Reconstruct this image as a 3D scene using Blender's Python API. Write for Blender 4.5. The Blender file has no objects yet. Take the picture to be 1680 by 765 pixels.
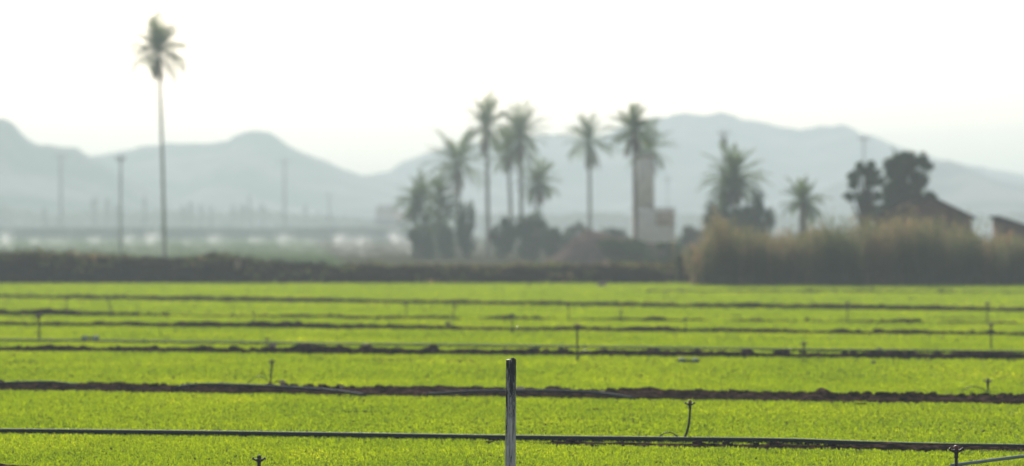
import bpy, math, random
import numpy as np
from mathutils import Vector, noise as mnoise

sc = bpy.context.scene
R = math.radians
# ------------------------------------------------------------------ camera
HC = 2.5                      # eye height (m)
FPX = 1680 * 100 / 36.0       # focal length in photo pixels
HORIZON = 372.0
cam_d = bpy.data.cameras.new('camera'); cam = bpy.data.objects.new('camera', cam_d)
sc.collection.objects.link(cam); sc.camera = cam
cam_d.lens = 100; cam_d.sensor_width = 36; cam_d.clip_start = 0.1; cam_d.clip_end = 20000
cam.location = (0, 0, HC)
cam.rotation_euler = (R(90) - math.atan((382.5 - HORIZON) / FPX), 0, 0)
cam_d.dof.use_dof = True; cam_d.dof.focus_distance = 27.0
cam_d.dof.aperture_fstop = 1.25; cam_d.dof.aperture_blades = 0
# ------------------------------------------------------------------ light
SUN_EL, SUN_AZ = R(25), R(-5)
w = bpy.data.worlds.new('World'); sc.world = w; w.use_nodes = True
nt = w.node_tree; bg = nt.nodes['Background']
sky = nt.nodes.new('ShaderNodeTexSky'); sky.sky_type = 'NISHITA'; sky.sun_disc = False
sky.sun_elevation = SUN_EL; sky.sun_rotation = SUN_AZ
sky.air_density = 1.0; sky.dust_density = 5.0; sky.ozone_density = 1.5
hs = nt.nodes.new('ShaderNodeHueSaturation'); hs.inputs['Saturation'].default_value = 0.6
nt.links.new(sky.outputs[0], hs.inputs['Color']); nt.links.new(hs.outputs[0], bg.inputs[0]); bg.inputs[1].default_value = 0.077
sl = bpy.data.lights.new('sun', 'SUN'); sl.energy = 4.5; sl.angle = R(0.6); sl.color = (1, 0.96, 0.90)
so = bpy.data.objects.new('sun', sl); sc.collection.objects.link(so)
sdir = Vector((math.sin(SUN_AZ) * math.cos(SUN_EL), math.cos(SUN_AZ) * math.cos(SUN_EL), math.sin(SUN_EL)))
so.rotation_euler = sdir.to_track_quat('Z', 'Y').to_euler()
so.location = (0, 50, 60)
sc.view_settings.view_transform = 'Standard'; sc.view_settings.look = 'None'
sc.view_settings.exposure = 0.72; sc.view_settings.gamma = 1.0
sc.view_settings.use_curve_mapping = False
sc.render.engine = 'CYCLES'
sc.cycles.use_denoising = True
sc.cycles.max_bounces = 6; sc.cycles.diffuse_bounces = 3; sc.cycles.transmission_bounces = 4
sc.cycles.volume_bounces = 1; sc.cycles.transparent_max_bounces = 8
HAZE_DENSITY = 0.00098

# ------------------------------------------------------------------ helpers
rng = np.random.default_rng(7); random.seed(7)

def gy(py): return HC * FPX / (py - HORIZON)             # distance of a ground point seen at row py
def gp(px, py):
    d = gy(py); return ((px - 840) / FPX * d, d)
def zat(py, d): return HC - (py - HORIZON) * d / FPX     # height of something seen at row py, d metres off
def xat(px, d): return (px - 840) / FPX * d

def link(o, parent=None):
    sc.collection.objects.link(o)
    if parent is not None: o.parent = parent
    return o

def tag(o, label=None, cat=None, group=None, kind=None):
    if label: o['label'] = label
    if cat: o['category'] = cat
    if group: o['group'] = group
    if kind: o['kind'] = kind
    return o

def empty(name, loc, rz=0):
    o = bpy.data.objects.new(name, None); o.location = loc; o.rotation_euler = (0, 0, rz)
    o.empty_display_size = 0.2
    return link(o)

def np_mesh(name, V, faces, m, parent=None, smooth=False, loc=None):
    """faces: list of (n,k) integer arrays"""
    me = bpy.data.meshes.new(name)
    V = np.asarray(V, dtype=np.float32)
    faces = [np.asarray(f, dtype=np.int32) for f in faces if len(f)]
    loops = np.concatenate([f.ravel() for f in faces])
    sizes = np.concatenate([np.full(len(f), f.shape[1], dtype=np.int32) for f in faces])
    starts = np.concatenate([[0], np.cumsum(sizes)[:-1]]).astype(np.int32)
    me.vertices.add(len(V)); me.vertices.foreach_set('co', V.ravel())
    me.loops.add(len(loops)); me.loops.foreach_set('vertex_index', loops)
    me.polygons.add(len(sizes)); me.polygons.foreach_set('loop_start', starts)
    me.polygons.foreach_set('loop_total', sizes)
    me.update(calc_edges=True); me.validate()
    if smooth: me.polygons.foreach_set('use_smooth', np.ones(len(me.polygons), dtype=bool))
    me.materials.append(m)
    o = bpy.data.objects.new(name, me)
    if loc is not None: o.location = loc
    return link(o, parent)

class MB:
    """collects simple solids into one mesh"""
    def __init__(s): s.v = []; s.q = []; s.t = []; s.n = 0
    def add(s, V, Q=None, T=None):
        V = np.asarray(V, float)
        if Q is not None and len(Q): s.q.append(np.asarray(Q) + s.n)
        if T is not None and len(T): s.t.append(np.asarray(T) + s.n)
        s.v.append(V); s.n += len(V)
    def box(s, c, size, rz=0, top=1.0):
        x, y, z = [a / 2 for a in size]
        V = np.array([[-x, -y, -z], [x, -y, -z], [x, y, -z], [-x, y, -z], [-x * top, -y * top, z], [x * top, -y * top, z], [x * top, y * top, z], [-x * top, y * top, z]])
        ca, sa = math.cos(rz), math.sin(rz)
        V = np.stack([V[:, 0] * ca - V[:, 1] * sa, V[:, 0] * sa + V[:, 1] * ca, V[:, 2]], 1) + np.array(c)
        s.add(V, [[3, 2, 1, 0], [4, 5, 6, 7], [0, 1, 5, 4], [1, 2, 6, 5], [2, 3, 7, 6], [3, 0, 4, 7]])
    def tube(s, pts, rad, n=8, wob=0.0, cap=True):
        pts = np.asarray(pts, float); k = len(pts)
        rad = np.full(k, rad) if np.isscalar(rad) else np.asarray(rad, float)
        tan = np.gradient(pts, axis=0); tan /= np.linalg.norm(tan, axis=1)[:, None] + 1e-9
        ref = np.array([0, 0, 1.0]) if abs(tan[0][2]) < 0.9 else np.array([1.0, 0, 0])
        V = []
        for i in range(k):
            a = np.cross(tan[i], ref); a /= np.linalg.norm(a) + 1e-9; b = np.cross(tan[i], a)
            for j in range(n):
                th = 2 * math.pi * j / n
                r = rad[i] * (1 + wob * (rng.random() - .5))
                V.append(pts[i] + r * (math.cos(th) * a + math.sin(th) * b))
        Q = [[i * n + j, i * n + (j + 1) % n, (i + 1) * n + (j + 1) % n, (i + 1) * n + j] for i in range(k - 1) for j in range(n)]
        T = []
        if cap:
            V.append(pts[0]); V.append(pts[-1]); c0, c1 = k * n, k * n + 1
            T += [[c0, (j + 1) % n, j] for j in range(n)]
            T += [[c1, (k - 1) * n + j, (k - 1) * n + (j + 1) % n] for j in range(n)]
        s.add(V, Q, T)
    def lump(s, c, r, jit=0.25, seg=8, rings=5):
        """irregular clod or stone; r = (rx, ry, rz)"""
        V = [[0, 0, -1]]
        for i in range(1, rings):
            ph = math.pi * i / rings
            for j in range(seg):
                th = 2 * math.pi * j / seg
                k = 1 + jit * (rng.random() - .5) * 2
                V.append([math.sin(ph) * math.cos(th) * k, math.sin(ph) * math.sin(th) * k, -math.cos(ph) * k])
        V.append([0, 0, 1])
        V = np.array(V) * np.array(r) + np.array(c)
        Q = [[1 + i * seg + j, 1 + i * seg + (j + 1) % seg, 1 + (i + 1) * seg + (j + 1) % seg, 1 + (i + 1) * seg + j] for i in range(rings - 2) for j in range(seg)]
        last = 1 + (rings - 1) * seg
        T = [[0, 1 + (j + 1) % seg, 1 + j] for j in range(seg)] + [[last, 1 + (rings - 2) * seg + j, 1 + (rings - 2) * seg + (j + 1) % seg] for j in range(seg)]
        s.add(V, Q, T)
    def build(s, name, m, parent=None, smooth=False, loc=None):
        F = []
        if s.q: F.append(np.concatenate(s.q))
        if s.t: F.append(np.concatenate(s.t))
        return np_mesh(name, np.concatenate(s.v), F, m, parent, smooth, loc)

# ------------------------------------------------------------------ materials
def new_mat(name):
    m = bpy.data.materials.new(name); m.use_nodes = True
    t = m.node_tree; t.nodes.clear()
    out = t.nodes.new('ShaderNodeOutputMaterial')
    return m, t, out

def ramp(t, fac, stops):
    r = t.nodes.new('ShaderNodeValToRGB'); e = r.color_ramp.elements
    e[0].position, e[0].color = stops[0][0], (*stops[0][1], 1)
    e[1].position, e[1].color = stops[-1][0], (*stops[-1][1], 1)
    for p, c in stops[1:-1]:
        n = e.new(p); n.color = (*c, 1)
    t.links.new(fac, r.inputs[0]); return r.outputs[0]

def noise_tex(t, scale, detail=6, rough=0.6, coords='Object', stretch=None):
    tc = t.nodes.new('ShaderNodeTexCoord'); n = t.nodes.new('ShaderNodeTexNoise')
    src = tc.outputs[coords]
    if stretch:
        mp = t.nodes.new('ShaderNodeMapping'); mp.inputs['Scale'].default_value = stretch
        t.links.new(src, mp.inputs[0]); src = mp.outputs[0]
    t.links.new(src, n.inputs['Vector'])
    n.inputs['Scale'].default_value = scale; n.inputs['Detail'].default_value = detail; n.inputs['Roughness'].default_value = rough
    return n.outputs[0]

def solid_mat(name, stops, scale=5, rough=0.85, bump=0.0, stretch=None, spec=0.3, metallic=0):
    m, t, out = new_mat(name)
    f = noise_tex(t, scale, stretch=stretch)
    if rough >= .88:      # dusty matte surfaces
        b = t.nodes.new('ShaderNodeBsdfDiffuse'); b.inputs['Roughness'].default_value = 0.5
        t.links.new(ramp(t, f, stops), b.inputs['Color'])
    else:
        b = t.nodes.new('ShaderNodeBsdfPrincipled')
        t.links.new(ramp(t, f, stops), b.inputs['Base Color'])
        b.inputs['Roughness'].default_value = rough; b.inputs['Specular IOR Level'].default_value = spec
    if bump:
        bn = t.nodes.new('ShaderNodeBump'); bn.inputs['Strength'].default_value = 1; bn.inputs['Distance'].default_value = bump
        t.links.new(f, bn.inputs['Height']); t.links.new(bn.outputs[0], b.inputs['Normal'])
    t.links.new(b.outputs[0], out.inputs[0]); return m

def leaf_mat(name, stops, trans=0.45, tcol=None, rough=0.5, spec=0.05, patch=0.3, stretch=None):
    """leaves: colour differs from leaf to leaf and in slow patches, thin leaves let light through"""
    m, t, out = new_mat(name)
    geo = t.nodes.new('ShaderNodeNewGeometry')
    mx = t.nodes.new('ShaderNodeMath'); mx.operation = 'MULTIPLY'; mx.inputs[1].default_value = 1 - patch
    t.links.new(geo.outputs['Random Per Island'], mx.inputs[0])
    n = noise_tex(t, patch_scale[0], stretch=stretch)
    st = t.nodes.new('ShaderNodeMapRange'); st.inputs[1].default_value = .34; st.inputs[2].default_value = .66; t.links.new(n, st.inputs[0])
    m2 = t.nodes.new('ShaderNodeMath'); m2.operation = 'MULTIPLY'; m2.inputs[1].default_value = patch
    t.links.new(st.outputs[0], m2.inputs[0])
    ad = t.nodes.new('ShaderNodeMath'); ad.operation = 'ADD'
    t.links.new(mx.outputs[0], ad.inputs[0]); t.links.new(m2.outputs[0], ad.inputs[1])
    col = ramp(t, ad.outputs[0], stops)
    b = t.nodes.new('ShaderNodeBsdfDiffuse'); t.links.new(col, b.inputs['Color'])
    tr = t.nodes.new('ShaderNodeBsdfTranslucent')
    mc = t.nodes.new('ShaderNodeMix'); mc.data_type = 'RGBA'; mc.blend_type = 'MULTIPLY'; mc.inputs[0].default_value = 1
    t.links.new(col, mc.inputs[6]); mc.inputs[7].default_value = (*(tcol or (1.5, 1.5, 0.8)), 1)
    t.links.new(mc.outputs[2], tr.inputs[0])
    ms = t.nodes.new('ShaderNodeMixShader'); ms.inputs[0].default_value = trans
    t.links.new(b.outputs[0], ms.inputs[1]); t.links.new(tr.outputs[0], ms.inputs[2])
    if spec > .1:      # a little waxy sheen
        gl = t.nodes.new('ShaderNodeBsdfGlossy'); gl.inputs['Roughness'].default_value = rough
        m3 = t.nodes.new('ShaderNodeMixShader'); m3.inputs[0].default_value = spec * .1
        t.links.new(ms.outputs[0], m3.inputs[1]); t.links.new(gl.outputs[0], m3.inputs[2]); t.links.new(m3.outputs[0], out.inputs[0])
    else: t.links.new(ms.outputs[0], out.inputs[0])
    return m
patch_scale = [0.35]

M = {}
M['ground'] = solid_mat('ground_earth', [(0.3, (.07, .06, .04)), (0.5, (.10, .10, .05)), (0.7, (.13, .11, .07))], 0.02, 0.95)
M['field_soil'] = solid_mat('field_soil', [(0.35, (.030, .028, .016)), (0.65, (.06, .05, .03))], 3, 0.95, 0.02)
M['far_field'] = solid_mat('far_field_green', [(0.3, (.08, .12, .045)), (0.7, (.12, .17, .06))], 0.05, 0.95)
M['soil'] = solid_mat('ploughed_soil', [(0.36, (.010, .006, .005)), (0.5, (.034, .020, .015)), (0.60, (.085, .050, .036)), (0.70, (.16, .10, .075))], 9, 1.0, 0.03, spec=.05)
M['dry_soil'] = solid_mat('dry_reddish_soil', [(0.3, (.08, .056, .045)), (0.5, (.14, .095, .078)), (0.72, (.22, .15, .12))], .8, 0.95, 0.05)
M['berm'] = solid_mat('berm_earth', [(0.3, (.02, .018, .018)), (0.5, (.035, .028, .026)), (0.72, (.07, .05, .04))], 1.5, 0.95, 0.05)
M['hill'] = solid_mat('hill_scrub', [(0.38, (.07, .10, .08)), (0.5, (.16, .17, .15)), (0.62, (.32, .30, .27))], 0.022, 0.95, 1.0)
patch_scale[0] = 0.3
M['crop'] = leaf_mat('crop_leaf', [(0.0, (.045, .105, .002)), (0.3, (.113, .195, .003)), (0.72, (.175, .262, .004)), (0.90, (.24, .325, .010)), (1.0, (.50, .54, .14))], 0.6, (2.05, 1.78, .25), 0.4, 0.30, 0.28)
patch_scale[0] = 0.35
M['frond'] = leaf_mat('palm_frond', [(0.0, (.05, .085, .04)), (0.6, (.085, .125, .05)), (1.0, (.13, .15, .07))], 0.35)
M['dead_frond'] = leaf_mat('dead_palm_frond', [(0.0, (.07, .05, .035)), (1.0, (.15, .11, .07))], 0.2, (1.2, 1.1, .9))
M['dark_leaf'] = leaf_mat('dark_tree_leaf', [(0.0, (.03, .055, .032)), (0.6, (.055, .085, .04)), (1.0, (.10, .12, .05))], 0.2)
M['olive_leaf'] = leaf_mat('olive_leaf', [(0.0, (.04, .055, .03)), (0.6, (.075, .085, .045)), (1.0, (.11, .11, .06))], 0.25)
M['reed'] = leaf_mat('reed_leaf', [(0.0, (.05, .07, .03)), (0.35, (.10, .12, .07)), (0.58, (.17, .15, .10)), (0.78, (.26, .18, .13)), (1.0, (.34, .20, .14))], 0.42, (1.4, 1.3, .9), patch=0.6, stretch=(1.6, 1, .25))
M['weed'] = leaf_mat('weed_leaf', [(0.0, (.012, .012, .012)), (0.40, (.03, .026, .02)), (0.50, (.07, .05, .035)), (0.58, (.11, .075, .05)), (0.64, (.12, .20, .04)), (0.72, (.22, .26, .06)), (0.76, (.22, .14, .09)), (1.0, (.55, .36, .24))], 0.35, (1.2, 1.2, .8), patch=0.72)
M['trunk'] = solid_mat('palm_trunk', [(0.3, (.22, .20, .17)), (0.7, (.38, .34, .28))], 6, 0.95, 0.03, (1, 1, 4))
M['bark'] = solid_mat('tree_bark', [(0.3, (.04, .032, .025)), (0.7, (.09, .07, .055))], 6, 0.95, 0.03)
M['pole'] = solid_mat('pole_timber', [(0.3, (.30, .29, .27)), (0.7, (.42, .40, .37))], 4, 0.9, 0, (1, 1, .2))
M['insul'] = solid_mat('insulator_ceramic', [(0.3, (.2, .18, .16)), (0.7, (.3, .28, .26))], 4, 0.4)
M['pipe'] = solid_mat('black_pipe', [(0.3, (.006, .014, .013)), (0.7, (.014, .028, .024))], 2, 0.75, 0, spec=0.15)
M['grey_pipe'] = solid_mat('grey_blue_pipe', [(0.3, (.02, .028, .034)), (0.7, (.05, .062, .07))], 3, 0.8, 0, spec=.15)
M['pale_pipe'] = solid_mat('pale_blue_grey_pipe', [(0.3, (.14, .19, .22)), (0.7, (.24, .29, .31))], 3, 0.7, 0, spec=.2)
M['hose'] = solid_mat('thin_hose', [(0.3, (.012, .014, .012)), (0.7, (.03, .032, .03))], 8, 0.4)
M['plastic'] = solid_mat('dusty_black_plastic', [(0.3, (.018, .014, .012)), (0.7, (.05, .036, .028))], 60, 0.6)
M['red_cap'] = solid_mat('red_brown_plastic', [(0.3, (.13, .03, .022)), (0.7, (.22, .06, .04))], 60, 0.5)
M['blue'] = solid_mat('blue_coupling', [(0.3, (.015, .05, .10)), (0.7, (.05, .12, .20))], 30, 0.5)
M['stone'] = solid_mat('pale_stone', [(0.3, (.35, .26, .20)), (0.7, (.55, .44, .36))], 20, 0.9, 0.005)
M['plaster'] = solid_mat('weathered_plaster', [(0.3, (.62, .57, .50)), (0.7, (.80, .75, .67))], 1.5, 0.9, 0.01)
M['ochre'] = solid_mat('stained_render', [(0.3, (.34, .26, .20)), (0.7, (.46, .36, .28))], 1.5, 0.9, 0.01)
M['patch'] = solid_mat('bare_brick_patch', [(0.3, (.50, .40, .31)), (0.7, (.62, .50, .40))], 1.5, 0.9)
M['roof'] = solid_mat('roof_tile', [(0.3, (.03, .02, .018)), (0.7, (.06, .036, .03))], 3, 1.0, 0.03, (1, 1, 1))
M['dark_open'] = solid_mat('dark_boards', [(0.3, (.02, .018, .016)), (0.7, (.04, .035, .03))], 3, 0.8)
M['pink_wall'] = solid_mat('pink_render', [(0.3, (.40, .27, .22)), (0.7, (.55, .38, .32))], 0.5, 0.9)

def brick_mat():
    m, t, out = new_mat('dark_brick'); b = t.nodes.new('ShaderNodeBsdfDiffuse')
    tc = t.nodes.new('ShaderNodeTexCoord'); mp = t.nodes.new('ShaderNodeMapping'); mp.inputs['Rotation'].default_value = (R(90), 0, 0)
    br = t.nodes.new('ShaderNodeTexBrick'); br.inputs['Scale'].default_value = 4
    br.inputs['Color1'].default_value = (.20, .10, .07, 1); br.inputs['Color2'].default_value = (.12, .065, .05, 1); br.inputs['Mortar'].default_value = (.12, .10, .09, 1)
    t.links.new(tc.outputs['Object'], mp.inputs[0]); t.links.new(mp.outputs[0], br.inputs[0]); t.links.new(br.outputs[0], b.inputs['Color'])
    t.links.new(b.outputs[0], out.inputs[0]); return m
M['brick'] = brick_mat()

def spray_mat():
    m, t, out = new_mat('water_droplets')
    tr = t.nodes.new('ShaderNodeBsdfTranslucent'); tr.inputs[0].default_value = (.95, .95, .95, 1)
    d = t.nodes.new('ShaderNodeBsdfDiffuse'); d.inputs[0].default_value = (.9, .9, .9, 1)
    ms = t.nodes.new('ShaderNodeMixShader'); ms.inputs[0].default_value = .6
    t.links.new(d.outputs[0], ms.inputs[1]); t.links.new(tr.outputs[0], ms.inputs[2]); t.links.new(ms.outputs[0], out.inputs[0]); return m
M['spray'] = spray_mat()

def stake_mat():
    """old stake: pale grey grain below, blackened flaking skin towards the top"""
    m, t, out = new_mat('weathered_stake_wood'); b = t.nodes.new('ShaderNodeBsdfPrincipled')
    grain = noise_tex(t, 40, 8, 0.7, stretch=(1.0, 1.0, 0.06))
    wood = ramp(t, grain, [(0.33, (.02, .018, .017)), (0.42, (.20, .195, .19)), (0.52, (.54, .53, .53)), (0.70, (.82, .79, .76))])
    flake = noise_tex(t, 26, 8, 0.72, stretch=(1.6, 1.6, 0.16))
    tc = t.nodes.new('ShaderNodeTexCoord'); sp = t.nodes.new('ShaderNodeSeparateXYZ'); t.links.new(tc.outputs['Object'], sp.inputs[0])
    mr = t.nodes.new('ShaderNodeMapRange'); mr.inputs[1].default_value = 0.35; mr.inputs[2].default_value = 1.15
    mr.inputs[3].default_value = -0.12; mr.inputs[4].default_value = 0.06
    t.links.new(sp.outputs[2], mr.inputs[0])
    ad = t.nodes.new('ShaderNodeMath'); t.links.new(flake, ad.inputs[0]); t.links.new(mr.outputs[0], ad.inputs[1])
    mask = ramp(t, ad.outputs[0], [(0.47, (0, 0, 0)), (0.53, (1, 1, 1))])
    mc = t.nodes.new('ShaderNodeMix'); mc.data_type = 'RGBA'
    t.links.new(mask, mc.inputs[0]); t.links.new(wood, mc.inputs[6]); mc.inputs[7].default_value = (.008, .008, .009, 1)
    t.links.new(mc.outputs[2], b.inputs['Base Color']); b.inputs['Roughness'].default_value = 0.7
    bn = t.nodes.new('ShaderNodeBump'); bn.inputs['Distance'].default_value = 0.006
    t.links.new(grain, bn.inputs['Height']); t.links.new(bn.outputs[0], b.inputs['Normal'])
    t.links.new(b.outputs[0], out.inputs[0]); return m
M['stake'] = stake_mat()

# ------------------------------------------------------------------ ground and fields
def sheet(name, pts, z, m):
    V = [(x, y, z) for x, y in pts]
    return tag(np_mesh(name, V, [np.array([list(range(len(V)))])], m), kind='structure')
sheet('ground', [(-900, -60), (900, -60), (900, 1790), (-900, 1790)], 0, M['ground'])
sheet('field', [(-60, 8), (60, 8), (60, 124.5), (-60, 125.0)], 0.004, M['field_soil'])
sheet('far_field', [(-160, 150), (-8, 150), (-40, 560), (-300, 560)], 0.004, M['far_field'])

# hills: real slopes 1.5 to 3 km away
def hill(name, prof, d0, depth, x_ext, seed, label_amp=1.0):
    """prof: list of photo (px, py) of the skyline at distance d0"""
    xs = np.array([xat(p[0], d0) for p in prof]); hs = np.array([zat(p[1], d0) for p in prof])
    X = np.linspace(x_ext[0], x_ext[1], 520); T = np.linspace(0, 2, 61)
    H = np.interp(X, xs, hs)
    V = np.zeros((len(T), len(X), 3))
    for i, t in enumerate(T):
        y = d0 + (t - 1) * depth
        s = min(t, 2 - t) ** .85
        for j, x in enumerate(X):
            n = mnoise.fractal((x * .008 + seed, y * .008, 0), 1.0, 2.0, 5)
            g = abs(mnoise.noise((x * .022 + seed, y * .006, 3.0)))
            f = H[j] * s * (1 + (0.3 * n - 0.45 * g) * (1 - s ** 6)) + 0.028 * H[j] * mnoise.fractal((x * .09 + seed, y * .06, 1), .8, 2, 5)
            V[i, j] = (x, y, f if 0 < i < len(T) - 1 else -1.0)
    nx = len(X); I = np.arange(len(T) - 1)[:, None] * nx + np.arange(nx - 1)[None]
    Q = np.stack([I, I + 1, I + nx + 1, I + nx], -1).reshape(-1, 4)
    return tag(np_mesh(name, V.reshape(-1, 3), [Q], M['hill'], smooth=True), kind='structure')

hill('hill', [(-700, 300), (-300, 262), (0, 262), (120, 262), (215, 246), (235, 239), (280, 235), (330, 236), (372, 234), (388, 222), (398, 216), (420, 214.5), (443, 216), (456, 226), (472, 238), (500, 252),
              (540, 268), (590, 287), (660, 300), (760, 320), (900, 345), (1100, 365)], 1300, 230, (-700, 150), 1.3)
hill('hill', [(300, 372), (480, 310), (590, 290), (640, 281), (660, 266), (700, 252), (760, 236), (820, 229), (900, 221), (960, 226), (1000, 219), (1060, 196), (1110, 188), (1180, 186),
              (1230, 195), (1270, 207), (1310, 214), (1350, 206), (1385, 205), (1420, 220), (1480, 243), (1540, 262), (1700, 290), (2000, 330), (2500, 360)], 1450, 260, (-220, 700), 7.7)
hill('hill', [(1180, 372), (1300, 330), (1400, 290), (1480, 262), (1520, 264), (1560, 262), (1590, 276), (1630, 292), (1680, 306), (1760, 318), (1900, 300), (2300, 290), (2700, 340)],
     1080, 150, (75, 560), 4.1)
hill('hill', [(-1400, 300), (-900, 250), (-400, 215), (-120, 190), (0, 197), (20, 200), (40, 221), (55, 234), (80, 238), (125, 243), (145, 255), (180, 275), (240, 310), (330, 350), (420, 372)],
     1080, 160, (-600, -90), 2.2)

# ------------------------------------------------------------------ soil banks between the crop beds
BANKS = []      # (x0, y0, x1, y1, half width)
def bank(left, right, w_, h_, rough=0.5, clods=60, step=0.06, clod_r=0.05, bumps=(), name='soil_bank', gate=None):
    p0 = gp(*left); p1 = gp(*right)
    dx, dy = p1[0] - p0[0], p1[1] - p0[1]
    q0 = (p0[0] - dx * .5, p0[1] - dy * .5); q1 = (p1[0] + dx * .5, p1[1] + dy * .5)
    BANKS.append((q0[0], q0[1], q1[0], q1[1], w_ / 2, gate))
    L = math.hypot(q1[0] - q0[0], q1[1] - q0[1]); ux, uy = (q1[0] - q0[0]) / L, (q1[1] - q0[1]) / L
    n = int(L / step); K = 13; V = np.zeros((n + 1, K, 3))
    for i in range(n + 1):
        s = i * L / n; cx, cy = q0[0] + ux * s, q0[1] + uy * s
        hh = h_ * (1 + rough * mnoise.fractal((s * .9, w_ * 7, h_ * 31), 1, 2, 4))
        ww = w_ * (1 + .18 * mnoise.noise((s * .6, 5, w_)))
        for (bpx, bh, bw) in bumps:
            bx = xat(bpx, cy); hh += bh * math.exp(-((cx - bx) / bw) ** 2)
        if gate is not None: hh *= gate(cx / cy * FPX + 840)
        for k in range(K):
            u = (k / (K - 1)) * 2 - 1
            prof = (1 - u * u) ** .8
            z = hh * prof * (1 + .35 * mnoise.fractal((s * 5, u * w_ * 5, 2), 1, 2, 3))
            o_ = u * ww / 2
            V[i, k] = (cx - uy * o_, cy + ux * o_, z if 0 < k < K - 1 else -0.02)
    I = np.arange(n)[:, None] * K + np.arange(K - 1)[None]
    Q = np.stack([I, I + K, I + K + 1, I + 1], -1).reshape(-1, 4)
    mb = MB(); mb.add(V.reshape(-1, 3), Q)
    for _ in range(clods):
        s = rng.random() * L; u = rng.normal() * .3; r = clod_r * (0.25 + rng.random() ** 3 * 1.3)
        cx = q0[0] + ux * s - uy * u * w_; cy = q0[1] + uy * s + ux * u * w_
        if gate is not None and gate(cx / cy * FPX + 840) < .5: continue
        mb.lump((cx, cy, max(0.01, h_ * (1 - min(1, abs(u) * 2) ** 2)) + r * .1), (r * (1.1 + rng.random()), r, r * .7), .45, 7, 5)
    return tag(mb.build(name, M['soil']), kind='structure')

bank((0, 778), (1680, 860), 0.6, 0.05, .5, 500, .04, .028, bumps=((15, .05, .35), (130, .035, .10), (250, .045, .09)))
bank((700, 727.5), (1680, 743), 0.62, 0.05, .5, 200, .05, .025, gate=lambda px: min(1.0, max(0.0, (px - 640) / 420 + .45 * mnoise.noise((px * .012, 3, 0)))))
bank((0, 637), (1680, 660), 2.1, 0.085, .4, 1500, .05, .032, bumps=((1040, .02, .2), (1062, .03, .12), (1345, .06, .10), (903, .045, .08), (130, .02, 1.0)))
bank((0, 577), (1680, 591), 0.6, 0.105, .6, 900, .06, .045, bumps=((515, .07, .35), (560, .05, .2), (602, .04, .15), (705, .07, .16), (712, .09, .06), (1060, .04, .3), (1228, .08, .12)))
bank((0, 535), (1680, 552), 0.6, 0.10, .5, 500, .08, .045, bumps=((380, .03, 2.5), (480, .03, 2.0)))
bank((0, 518), (1680, 533), 0.6, 0.085, .7, 240, .09, .05, bumps=((30, .08, 3.0), (540, .03, 2), (650, .04, 2)),
     gate=lambda px: 1.0 if px < 230 else (0.7 + .5 * mnoise.noise((px * .02, 0, 0))))
bank((0, 490), (1680, 513), 0.7, 0.13, .35, 260, .10, .05, bumps=((380, .03, 4), (1400, .03, 4)))
bank((0, 476), (1680, 482), 0.6, 0.09, .6, 100, .12, .06, gate=lambda px: 0.0 if px < 1060 else .8)

# ------------------------------------------------------------------ the crop itself
THIN = []       # (px0, px1, py, half-depth m, keep share): worn strips in the crop
for a in [(560, 690, 593, .5, .25), (720, 790, 595, .5, .3), (545, 630, 679, .22, .25), (860, 1000, 690, .2, .5), (1440, 1580, 715 - 124, .7, .35),
          (1590, 1680, 593, .6, .4), (1030, 1120, 594, .4, .35), (0, 60, 585, .7, .5), (0, 60, 596, .8, .5), (330, 370, 594, .5, .5), (1430, 1480, 663, .25, .4),
          (560, 700, 524, 1.4, .2), (900, 960, 512, 1.0, .3), (1100, 1300, 520, 1.0, .4), (1500, 1660, 524, 1.6, .4), (100, 300, 510, .6, .5), (0, 100, 523, 1.6, .35),
          (660, 740, 512, 1.2, .5), (700, 760, 527, .8, .4), (1040, 1140, 478, 2.5, .5), (1200, 1500, 470, 2.0, .5), (1280, 1680, 476, 2.0, .4), (230, 420, 514, 1.3, .4),
          (740, 860, 751, .15, .55), (90, 170, 745, .15, .6), (600, 700, 753, .12, .6), (490, 560, 752, .12, .6), (1010, 1070, 690, .15, .5)]:
    THIN.append(a)

def crop_points(d0, d1, dens, margin=1.22):
    half = lambda q: 840 / FPX * 1.10 * q + 5.0           # wider than the frame on both sides
    wmax = half(d1); n = int(2 * wmax * (d1 - d0) * dens)
    d = d0 + rng.random(n) * (d1 - d0); x = (rng.random(n) * 2 - 1) * wmax
    k0 = np.abs(x) < half(d); x, d = x[k0], d[k0]; n = len(x)
    keep = np.ones(n, bool)
    for (x0, y0, x1, y1, hw, gate) in BANKS:
        L = math.hypot(x1 - x0, y1 - y0)
        s = ((x - x0) * (x1 - x0) + (d - y0) * (y1 - y0)) / L
        u = np.abs((x - x0) * (y1 - y0) - (d - y0) * (x1 - x0)) / L
        edge = hw * .88 + .09 * np.sin(s * 3.1) * np.sin(s * 1.3 + 1) + rng.normal(0, .05, n)
        hit = (u < edge) & (s > 0) & (s < L)
        if gate is not None:
            px = x / d * FPX + 840
            g = np.array([gate(v) for v in np.arange(-600, 2400, 10)])
            hit &= g[np.clip(((px + 600) / 10).astype(int), 0, 299)] > .55
        keep &= ~hit
    px = x / d * FPX + 840
    for (a, b, py, hd, share) in THIN:
        d_c = gy(py); c = (a + b) / 2; hwid = (b - a) / 2
        e = ((px - c) / hwid) ** 2 + ((d - d_c) / hd) ** 2
        keep &= ~((e < 1 + rng.normal(0, .2, n)) & (rng.random(n) > share))
    return x[keep], d[keep]

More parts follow.
